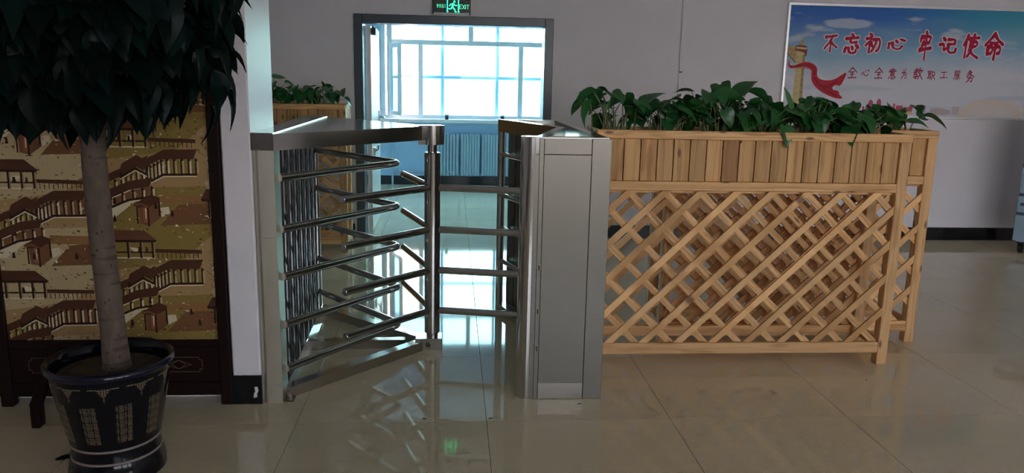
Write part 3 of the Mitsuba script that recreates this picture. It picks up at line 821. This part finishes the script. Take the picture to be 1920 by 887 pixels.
for i, (p, az, el, s, v, mm) in enumerate(LV):
    d = np.array([math.cos(az) * math.cos(el), math.sin(az) * math.cos(el), math.sin(el)])
    up = np.array([math.cos(az) * 0.8, math.sin(az) * 0.8, 0.9]) + np.random.default_rng(i).normal(0, 0.3, 3)
    M = frame(p, d, up, s)
    if i < 298:
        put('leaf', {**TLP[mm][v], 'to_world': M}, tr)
    else:
        q = TL[v].copy()
        q.apply_transform(np.array(M.matrix))
        rest.append(q)
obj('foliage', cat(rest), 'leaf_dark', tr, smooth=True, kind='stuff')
tw = []
for i in range(120):
    e = ends[i % len(ends)]
    p = LV[int(r3.integers(len(LV)))][0]
    if np.linalg.norm(p - e) < 0.28:
        tw.append(tube([e, 0.5 * (e + p) + [0, 0, 0.02], p], [0.003, 0.0025, 0.0015], 5, caps=False))
obj('twigs', cat(tw), 'twig', tr, kind='stuff')

# ------------------------------------------------------------------ folding screen with a printed garden scene
sc = thing('folding_screen', 'dark wooden folding screen with a golden print of a Chinese garden behind the tree', 'folding screen')
SY = 0.205
ZTOP = 1.98
SX0, SX1 = -1.238, -0.362


def stile(x0, x1):
    obj('stile', bx(x0, x1, SY - 0.006, SY + 0.04, 0.0, ZTOP + 0.06, 0.004), 'screen_wood', sc)


stile(SX1, SX1 + 0.048)
stile(SX0 - 0.052, SX0)
stile(SX0 - 0.052 - 0.876 - 0.05, SX0 - 0.052 - 0.876)
TAN, OLV, BEI, PALE, ROOF, DARK, BRN, ORA = (0.37, 0.235, 0.10), (0.24, 0.17, 0.045), (0.47, 0.37, 0.20), (0.68, 0.58, 0.40), (0.075, 0.028, 0.015), (0.028, 0.012, 0.008), (0.17, 0.075, 0.033), (0.27, 0.135, 0.05)


def garden(x0, x1, z0, z1, seed):
    """a garden of roofed walks, pavilions, shrubs and paths: polygons with colours"""
    r4 = np.random.default_rng(seed)
    clip = sbox(x0, z0, x1, z1)
    it = [(clip, TAN, 0)]
    S = 0.00201
    def add(poly, col, lay, o):
        q = affinity.translate(affinity.scale(poly, S, -S, origin=(0, 0)), o[0], o[1]).intersection(clip)
        if not q.is_empty:
            it.append((q, col, lay))
    P = Polygon
    def blob(cx, cy, a, b, n=7):
        t = np.sort(r4.uniform(0, 2 * PI, n))
        k = r4.uniform(0.6, 1.1, n)
        return P(np.stack([cx + a * k * np.cos(t), cy + b * k * np.sin(t)], 1)).buffer(0)
    def cover(roof, foot, n, o, lay=4, c=ROOF):
        """a roofed walk: roof polyline (upper edge), posts down to foot below it"""
        r = np.array(roof, float)
        th = 20
        up, lo = r, r + [0, th]
        add(P(np.vstack([up + [4, 0], lo[::-1] - [4, 0]])), c, lay + 1, o)
        add(P(np.vstack([lo, (lo + [0, foot])[::-1]])), r4.choice([0, 1]) and BRN or OLV, lay - 2, o)
        d = np.linspace(0, len(r) - 1, n)
        for q in d:
            x, y = np.interp(q, range(len(r)), r[:, 0]), np.interp(q, range(len(r)), r[:, 1]) + th
            add(sbox(x - 1.4, y - 2, x + 1.4, y + foot), DARK, lay, o)
            add(sbox(x + 2.5, y + 3, x + 6.0, y + foot - 2), PALE if r4.random() < 0.4 else BEI, lay - 1, o)
            add(sbox(x + 1, y, x + 4, y + 4), DARK, lay, o)
        for i in range(len(r) - 1):
            a, b = lo[i] + [0, foot], lo[i + 1] + [0, foot]
            add(LineString([a, b]).buffer(2.2), DARK, lay, o)
            add(LineString([a + [0, 4], b + [0, 4]]).buffer(1.2), PALE, lay, o)
    a0 = np.array([x0 + 0.165, z1 - 0.33])
    for i in range(-2, 4):
        for j in range(-4, 6):
            o = a0 + np.array([0.455 * i, -0.292 * i - 0.469 * j])
            if not (x0 - 0.4 < o[0] < x1 + 0.4 and z0 - 0.5 < o[1] < z1 + 0.5):
                continue
            tint = OLV if i % 2 else BEI
            add(P([(-110, 40), (-20, -35), (120, -40), (130, 60), (60, 120), (-80, 140)]), tint, 1, o)
            add(P([(-105, -10), (-30, -55), (-20, -48), (-10, -20), (-70, 28), (-100, 26)]), PALE, 2, o)
            add(P([(12, 8), (40, 4), (42, 18), (-2, 40), (-20, 40)]), PALE, 2, o)
            add(P([(22, -22), (130, -20), (130, -2), (22, -4)]), ORA, 2, o)
            add(P([(60, 0), (130, -8), (130, 40), (20, 44)]), BRN, 2, o)
            # shrubs and planting
            for _ in range(300):
                cx, cy = r4.uniform(-112, 122), r4.uniform(-50, 160)
                add(blob(cx, cy, r4.uniform(1.0, 5.5), r4.uniform(0.9, 3.6)), [(0.44, 0.38, 0.22), (0.15, 0.115, 0.045), (0.72, 0.63, 0.45), (0.26, 0.20, 0.07), (0.10, 0.055, 0.025), (0.20, 0.16, 0.07)][int(r4.integers(6))], 3, o)
            # gazebo with a hipped roof
            add(P([(-22, -2), (22, -10), (24, 26), (0, 44), (-20, 40)]), BRN, 4, o)
            add(P([(-12, 2), (-3, 1), (-4, 38), (-12, 36)]), (0.30, 0.09, 0.05), 5, o)
            add(P([(-8, 8), (-5, 8), (-6, 30), (-8, 30)]), PALE, 6, o)
            add(P([(-32, 0), (5, -22), (24, -14), (20, -6), (2, 4), (-24, 6)]), ROOF, 6, o)
            add(P([(-32, 0), (-16, -4), (0, 3), (-2, 6), (-16, 0), (-29, 4)]), BRN, 7, o)
            for x, y0_, y1_ in ((-24, 4, 40), (-2, 4, 46), (21, -8, 24)):
                add(sbox(x - 1.6, y0_, x + 1.6, y1_), DARK, 6, o)
            # long pavilion
            c = np.array([-48, 54])
            add(P([(-62, 24), (52, 24), (52, 62), (-62, 62)]) if False else affinity.translate(sbox(-58, 24, 50, 56), *c), OLV if i % 2 else BEI, 4, o)
            add(affinity.translate(P([(-60, 0), (34, 0), (60, 22), (-72, 22)]), *c), ROOF if i % 2 == 0 else (0.13, 0.05, 0.028), 7, o)
            add(affinity.translate(P([(-72, 21), (60, 21), (56, 26), (-70, 26)]), *c), DARK, 8, o)
            for x in (-56, -28, 0, 26, 50):
                add(affinity.translate(sbox(x - 2, 24, x + 2, 60), *c), DARK, 8, o)
                add(affinity.translate(sbox(x + 2, 24, x + 5, 62), *c), (0.33, 0.22, 0.11), 7, o)
            add(affinity.translate(sbox(-60, 46, 50, 49), *c), DARK, 7, o)
            add(affinity.translate(sbox(-60, 58, 54, 61), *c), PALE, 7, o)
            add(affinity.translate(blob(16, 40, 14, 8), *c), PALE, 5, o)
            for _ in range(3):
                x = r4.uniform(-45, 40)
                add(affinity.translate(P([(x - 2.5, 46), (x - 1.5, 36), (x + 1.5, 36), (x + 3, 46)]), *c), DARK, 7, o)
            # roofed walks
            cover([(-95, 176), (-55, 158), (-28, 146), (2, 130)], 30, 9, o)
            cover([(-52, 148), (-22, 130), (0, 142)], 8, 3, o, 6)
            cover([(0, 136), (34, 118), (100, 117)], 32, 10, o)
            add(P([(0, 94), (102, 96), (102, 104), (0, 102)]), ROOF, 5, o)
            for x in range(3, 100, 9):
                add(sbox(x, 103, x + 1.5, 114), DARK, 4, o)
            cover([(-100, 210), (-40, 184), (8, 176)], 20, 6, o, 5)
            # people
            for _ in range(5):
                x, y = r4.uniform(-100, 100), r4.uniform(-30, 30)
                add(P([(x - 3.5, y + 9), (x - 2, y - 1), (x - 1, y - 4), (x + 1, y - 4), (x + 2, y - 1), (x + 3.5, y + 9)]), DARK, 6, o)
    return flat_print(it, SY + 0.0125, 0.0004)


for n_, (a, b) in enumerate(((SX0, SX1), (SX0 - 0.052 - 0.876, SX0 - 0.052))):
    g = obj('panel', bx(a, b, SY + 0.014, SY + 0.03, 0.29, ZTOP), 'screen_wood', sc)
    mesh, colr = garden(a, b, 0.298, ZTOP, 3 + n_)
    obj('garden_print', mesh, 'printed', g, color=colr, label='golden print of roofed walks and pavilions')
    obj('top_rail', bx(a, b, SY - 0.004, SY + 0.036, ZTOP, ZTOP + 0.06, 0.003), 'screen_wood', sc)
    obj('lower_rail', bx(a, b, SY - 0.004, SY + 0.036, 0.262, 0.298, 0.004), 'screen_wood', sc)
    obj('lower_rail', bx(a, b, SY - 0.004, SY + 0.036, 0.045, 0.105, 0.004), 'screen_wood', sc)
    lp = obj('lower_panel', bx(a, b, SY + 0.006, SY + 0.026, 0.105, 0.262), 'screen_wood', sc)
    x0, x1, z0, z1, c = a + 0.075, b - 0.075, 0.152, 0.218, 0.012
    lines = [LineString([(x0 + c, z0), (x1 - c, z0), (x1 - c, z0 + c), (x1, z0 + c), (x1, z1 - c), (x1 - c, z1 - c), (x1 - c, z1), (x0 + c, z1), (x0 + c, z1 - c), (x0, z1 - c), (x0, z0 + c), (x0 + c, z0 + c), (x0 + c, z0)])]
    for cx in (x1 - 0.10, x0 + 0.10):
        for w in (0.055, 0.03):
            lines.append(LineString([(cx - w, 0.185), (cx, 0.185 + 0.02), (cx + w, 0.185), (cx, 0.185 - 0.02), (cx - w, 0.185)]))
    obj('inlay', upright(unary_union([q.buffer(0.0011, cap_style=2, join_style=2) for q in lines]), SY + 0.0048, 0.0012), 'inlay', lp)
obj('stand_foot', cat([bx(-1.055, -1.02, -0.02, 0.03, 0, 0.105, 0.003), trimesh.convex.convex_hull(np.array([(x, y, z) for x in (-1.055, -1.02) for y, z in ((-0.02, 0.10), (0.02, 0.085), (0.21, 0.245), (0.21, 0.29))]))]), 'screen_wood', sc)

# ------------------------------------------------------------------ exit sign over the door
ex = thing('exit_sign', 'green lit exit sign with a running man above the door', 'exit sign')
EX0, EX1, EZ0, EZ1, EY = 0.471, 0.80, 1.985, 2.135, YB - 0.03
obj('housing', cat([bx(EX0, EX1, EY, YB, EZ0, EZ1, 0.003), bx(EX0, EX0 + 0.012, EY - 0.002, YB, 1.968, EZ0 + 0.01, 0.002), bx(EX1 - 0.012, EX1, EY - 0.002, YB, 1.968, EZ0 + 0.01, 0.002)]), 'sign_black', ex)
obj('lower_edge', bx(EX0 + 0.012, EX1 - 0.012, EY + 0.004, YB, 1.972, 1.985), 'plastic_white', ex)
cx, zb = 0.648, EZ0 + 0.004
obj('pictogram_field', bx(cx - 0.048, cx + 0.048, EY - 0.0012, EY + 0.001, zb, zb + 0.125), 'sign_green', ex)
L = lambda pts, w: LineString([(cx + a * 0.001, zb + b * 0.001) for a, b in pts]).buffer(w * 0.001, quad_segs=4)
door = unary_union([L([(-48, 8), (-48, 115), (48, 115), (48, 8)], 5), L([(-50, 4), (-44, 4)], 5), L([(44, 3), (52, 3)], 5)])
man = unary_union([L([(2, 68), (-6, 42)], 9), L([(-6, 42), (14, 24), (20, 4), (27, 3)], 5.5), L([(-6, 42), (-18, 28), (-36, 28)], 5.5), L([(2, 68), (-20, 66), (-30, 52)], 4.5), L([(4, 68), (20, 56), (32, 56)], 4.5), Point(cx + 0.012, zb + 0.088).buffer(0.0095)])
txt = []
for i, ch in enumerate('安全出口'):
    txt.append(fit(glyph(ch, (11, 10, 10)), EX0 + 0.036 + 0.0205 * i, zb + 0.036, EX0 + 0.036 + 0.0205 * i + 0.0185, zb + 0.066))
LET = {'E': [[(0, 0), (0, 100)], [(0, 100), (62, 100)], [(0, 52), (52, 52)], [(0, 0), (62, 0)]], 'X': [[(0, 0), (66, 100)], [(0, 100), (66, 0)]], 'I': [[(6, 0), (6, 100)]], 'T': [[(0, 100), (66, 100)], [(33, 100), (33, 0)]]}
xx = 0.704
for ch in 'EXIT':
    for s_ in LET[ch]:
        txt.append(LineString([(xx + a * 0.00030, zb + 0.030 + b * 0.00032) for a, b in s_]).buffer(0.0024, cap_style=3))
    xx += 0.0115 if ch == 'I' else 0.0255
def glow(name, poly, rgb, par):
    m = upright(poly, EY - 0.003, 0.002)
    put(name, {**mikit.ply(m, 'sign_green'), 'emitter': {'type': 'area', 'radiance': {'type': 'rgb', 'value': rgb}}}, par)
GK = 0.10
glow('pictogram', unary_union([door, man]), [0.02 * GK, 0.85 * GK, 0.32 * GK], ex)
glow('lettering', unary_union(txt), [0.03 * GK, 0.42 * GK, 0.20 * GK], ex)

# ------------------------------------------------------------------ poster on the back wall
po = thing('poster', 'wide framed poster with blue sky, red ribbon and red Chinese slogan on the back wall', 'poster')
QX0, QX1, QZ0, QZ1 = 3.628, 5.995, 1.150, 2.155
obj('frame', cat([bx(QX0, QX1, YB - 0.028, YB, QZ1 - 0.024, QZ1, 0.003), bx(QX0, QX1, YB - 0.028, YB, QZ0, QZ0 + 0.024, 0.003), bx(QX0, QX0 + 0.024, YB - 0.028, YB, QZ0 + 0.024, QZ1 - 0.024, 0.003), bx(QX1 - 0.024, QX1, YB - 0.028, YB, QZ0 + 0.024, QZ1 - 0.024, 0.003)]), 'aluminium', po)
pic = obj('print', bx(QX0 + 0.02, QX1 - 0.02, YB - 0.014, YB - 0.002, QZ0 + 0.02, QZ1 - 0.02), 'poster_ink', po)
big = [('不', 3.984, 1.729, 4.121, 1.902), ('忘', 4.172, 1.71, 4.33, 1.904), ('初', 4.37, 1.73, 4.533, 1.909), ('心', 4.581, 1.745, 4.758, 1.884), ('牢', 4.882, 1.685, 5.01, 1.94), ('记', 5.074, 1.724, 5.253, 1.902), ('使', 5.301, 1.704, 5.462, 1.92), ('命', 5.509, 1.695, 5.692, 1.935)]
small = [('全', 4.236, 1.5, 4.33, 1.605), ('心', 4.366, 1.515, 4.448, 1.596), ('全', 4.489, 1.501, 4.578, 1.606), ('意', 4.623, 1.499, 4.702, 1.607), ('为', 4.744, 1.501, 4.81, 1.602), ('教', 4.861, 1.504, 4.956, 1.612), ('职', 4.995, 1.503, 5.077, 1.595), ('工', 5.118, 1.518, 5.195, 1.589), ('服', 5.251, 1.508, 5.319, 1.6), ('务', 5.371, 1.488, 5.455, 1.603)]
RED, WHT, CRM = (0.42, 0.008, 0.05), (0.72, 0.62, 0.68), (0.55, 0.42, 0.20)
for ch, a, b, c, d in big:
    g = fit(glyph(ch, (20, 11, 15)), a + 0.008, b + 0.008, c - 0.008, d - 0.008)
    mesh, colr = flat_print([(g.buffer(0.009).simplify(0.001), WHT, 1), (g.simplify(0.0008), RED, 2)], YB - 0.0148, 0.0004)
    obj('large_character', mesh, 'printed', pic, color=colr)
for ch, a, b, c, d in small:
    g = fit(glyph(ch, (11, 8, 9)), a + 0.004, b + 0.004, c - 0.004, d - 0.004)
    mesh, colr = flat_print([(affinity.translate(g, 0.002, -0.006).simplify(0.001), (0.55, 0.40, 0.48), 1), (g.simplify(0.0006), (0.33, 0.01, 0.06), 2)], YB - 0.0148, 0.0004)
    obj('small_character', mesh, 'printed', pic, color=colr)
def chaikin(p, n=2):
    p = np.array(p, float)
    for _ in range(n):
        q = np.roll(p, -1, 0)
        p = np.stack([0.75 * p + 0.25 * q, 0.25 * p + 0.75 * q], 1).reshape(-1, 2)
    return Polygon(p).buffer(0)
rib = [(3.686, 1.661), (3.679, 1.637), (3.688, 1.607), (3.727, 1.601), (3.782, 1.627), (3.833, 1.643), (3.896, 1.63), (3.939, 1.602), (3.95, 1.566), (3.947, 1.52), (3.977, 1.489), (4.046, 1.475), (4.117, 1.487), (4.176, 1.525), (4.232, 1.562), (4.209, 1.489), (4.179, 1.430), (4.136, 1.445), (4.103, 1.423), (4.112, 1.393), (4.170, 1.390), (4.175, 1.355), (4.222, 1.320), (4.149, 1.321), (4.069, 1.349), (3.988, 1.388), (3.93, 1.438), (3.903, 1.483), (3.899, 1.528), (3.901, 1.565), (3.872, 1.584), (3.824, 1.59), (3.757, 1.581), (3.695, 1.583), (3.676, 1.6), (3.672, 1.632)]
items = []
Py = Polygon
items.append((Py([(3.744, 1.76), (3.741, 1.18), (3.835, 1.18), (3.822, 1.76)]), (0.56, 0.45, 0.22), 1))
items.append((Py([(3.800, 1.70), (3.806, 1.18), (3.835, 1.18), (3.822, 1.70)]), (0.36, 0.27, 0.11), 2))
for z in (1.30, 1.36, 1.42, 1.47, 1.52, 1.56, 1.64, 1.68):
    items.append((Py([(3.805, z), (3.823, z + 0.012), (3.818, z + 0.026), (3.810, z + 0.012)]), (0.20, 0.13, 0.05), 3))
    items.append((LineString([(3.747, z), (3.79, z - 0.006)]).buffer(0.0018), (0.38, 0.29, 0.13), 3))
items.append((chaikin([(3.653, 1.784), (3.692, 1.772), (3.726, 1.775), (3.745, 1.723), (3.743, 1.634), (3.702, 1.669), (3.655, 1.713)], 1), (0.50, 0.33, 0.15), 3))
for q in ((3.68, 1.745), (3.71, 1.74), (3.69, 1.71), (3.722, 1.70), (3.715, 1.665)):
    items.append((Point(*q).buffer(0.011).difference(Point(*q).buffer(0.007)), (0.28, 0.17, 0.07), 4))
items.append((LineString([(3.657, 1.715), (3.70, 1.668), (3.735, 1.635)]).buffer(0.003), (0.10, 0.06, 0.04), 4))
items.append((chaikin([(3.725, 1.772), (3.743, 1.788), (3.824, 1.786), (3.840, 1.757), (3.837, 1.694), (3.822, 1.690), (3.815, 1.722), (3.747, 1.737), (3.727, 1.735)], 1), (0.24, 0.055, 0.04), 4))
items.append((Py([(3.732, 1.757), (3.832, 1.748), (3.832, 1.765), (3.74, 1.772)]), (0.60, 0.46, 0.25), 5))
items.append((Py([(3.757, 1.785), (3.768, 1.823), (3.791, 1.832), (3.803, 1.86), (3.806, 1.84), (3.798, 1.805), (3.808, 1.785)]), (0.42, 0.30, 0.17), 4))
R0 = chaikin(rib)
items.append((R0.buffer(0.003), (0.60, 0.20, 0.22), 5))
items.append((R0, (0.46, 0.008, 0.03), 6))
for seg in ([(3.70, 1.592), (3.79, 1.606), (3.87, 1.612), (3.92, 1.585), (3.925, 1.53)], [(3.93, 1.50), (3.98, 1.44), (4.06, 1.42), (4.14, 1.47)], [(3.96, 1.45), (4.06, 1.385), (4.15, 1.345)]):
    items.append((LineString(seg).buffer(0.010, quad_segs=3).intersection(R0), (0.30, 0.004, 0.02), 7))
items.append((LineString([(3.72, 1.585), (3.85, 1.598)]).buffer(0.002).intersection(R0), (0.6, 0.4, 0.12), 8))
mesh, colr = flat_print(items, YB - 0.0148, 0.0003)
obj('ribbon_and_column', mesh, 'printed', pic, color=colr)
items = []
for x, w, h in ((4.42, 0.02, 0.03), (4.455, 0.03, 0.035), (4.487, 0.045, 0.088), (4.565, 0.045, 0.098), (4.53, 0.03, 0.035)):
    items.append((Py([(x - w / 2, 1.20), (x - w / 2, 1.225 + h * 0.75), (x - w / 5, 1.225 + h), (x + w / 5, 1.225 + h), (x + w / 2, 1.225 + h * 0.75), (x + w / 2, 1.20)]), (0.46, 0.07, 0.15), 1))
for x, w, h in ((4.675, 0.06, 0.035), (4.715, 0.02, 0.062), (4.765, 0.06, 0.045), (4.83, 0.05, 0.03), (4.875, 0.035, 0.045)):
    items.append((sbox(x - w / 2, 1.205, x + w / 2, 1.222 + h), (0.48, 0.075, 0.14), 1))
items.append((Py([(4.655, 1.19), (4.66, 1.215), (4.89, 1.215), (4.895, 1.19)]), (0.60, 0.40, 0.22), 2))
for x in (4.965, 5.015):
    items.append((Py([(x - 0.006, 1.20), (x - 0.006, 1.255), (x - 0.003, 1.275), (x + 0.003, 1.275), (x + 0.006, 1.255), (x + 0.006, 1.20)]), (0.42, 0.22, 0.30), 1))
items.append((Py([(5.06, 1.19), (5.07, 1.24), (5.13, 1.25), (5.26, 1.235), (5.265, 1.19)]), (0.48, 0.40, 0.40), 1))
items.append((Py([(5.275, 1.19), (5.275, 1.265), (5.345, 1.265), (5.345, 1.19)]), (0.50, 0.44, 0.45), 1))
mesh, colr = flat_print(items, YB - 0.0148, 0.0003)
obj('red_skyline', mesh, 'printed', pic, color=colr)

# ------------------------------------------------------------------ wheeled cabinet cut by the right edge
ct = thing('wheeled_cabinet', 'tall steel cabinet on black casters in blue printed film at the right edge', 'cabinet')
CM = np.eye(4)
ca, sa = math.cos(math.radians(-52)), math.sin(math.radians(-52))
CM[:2, :2], CM[:2, 3] = [[ca, -sa], [sa, ca]], (5.66, 3.42)
def cabinet_piece(name, mesh, m, par, **kw):
    mesh.apply_transform(CM)
    return obj(name, mesh, m, par, **kw)
cabinet_piece('body', bx(0, 0.62, 0, 0.5, 0.10, 1.15, 0.006), 'film', ct)
cabinet_piece('top', bx(-0.008, 0.628, -0.008, 0.508, 1.15, 1.18, 0.004), 'steel_brushed', ct)
for x in (0.06, 0.56):
    for y in (0.06, 0.44):
        c = cabinet_piece('caster', tube([(x - 0.014, y, 0.04), (x + 0.014, y, 0.04)], 0.04, 18), 'rubber', ct, smooth=40)
        cabinet_piece('fork', cat([bx(x - 0.022, x - 0.017, y - 0.018, y + 0.018, 0.03, 0.09), bx(x + 0.017, x + 0.022, y - 0.018, y + 0.018, 0.03, 0.09), bx(x - 0.03, x + 0.03, y - 0.03, y + 0.03, 0.088, 0.101)]), 'dark_metal', c)

# ------------------------------------------------------------------ specks on the floor
fl = leaf_mesh(0.10, 0.045, False, 0.1, 0.05, seed=99)
for (x, y, az, s, lab) in ((0.807, 0.020, 0.2, 0.26, 'small dark leaf scrap on the floor tiles in front of the passage'), (0.545, 0.026, 2.9, 0.22, 'tiny dark leaf scrap on the floor below the turnstile hub'), (1.218, 0.165, 0.4, 0.24, 'small dark leaf scrap at the foot of the guard cabinet'), (2.712, 0.42, 1.0, 0.12, 'tiny dark scrap on the floor before the front planter'), (-0.83, -0.30, 0.6, 0.85, 'fallen dark leaf lying left of the black pot')):
    obj('fallen_leaf', fl, 'leaf_deep', label=lab, cat='leaf', smooth=True)
    kk = [k for k in scene if k.startswith('fallen_leaf')][-1]
    scene[kk]['to_world'] = T().translate([x, y, 0.0012 + 0.003 * s]).rotate([0, 0, 1], math.degrees(az)).scale(s)
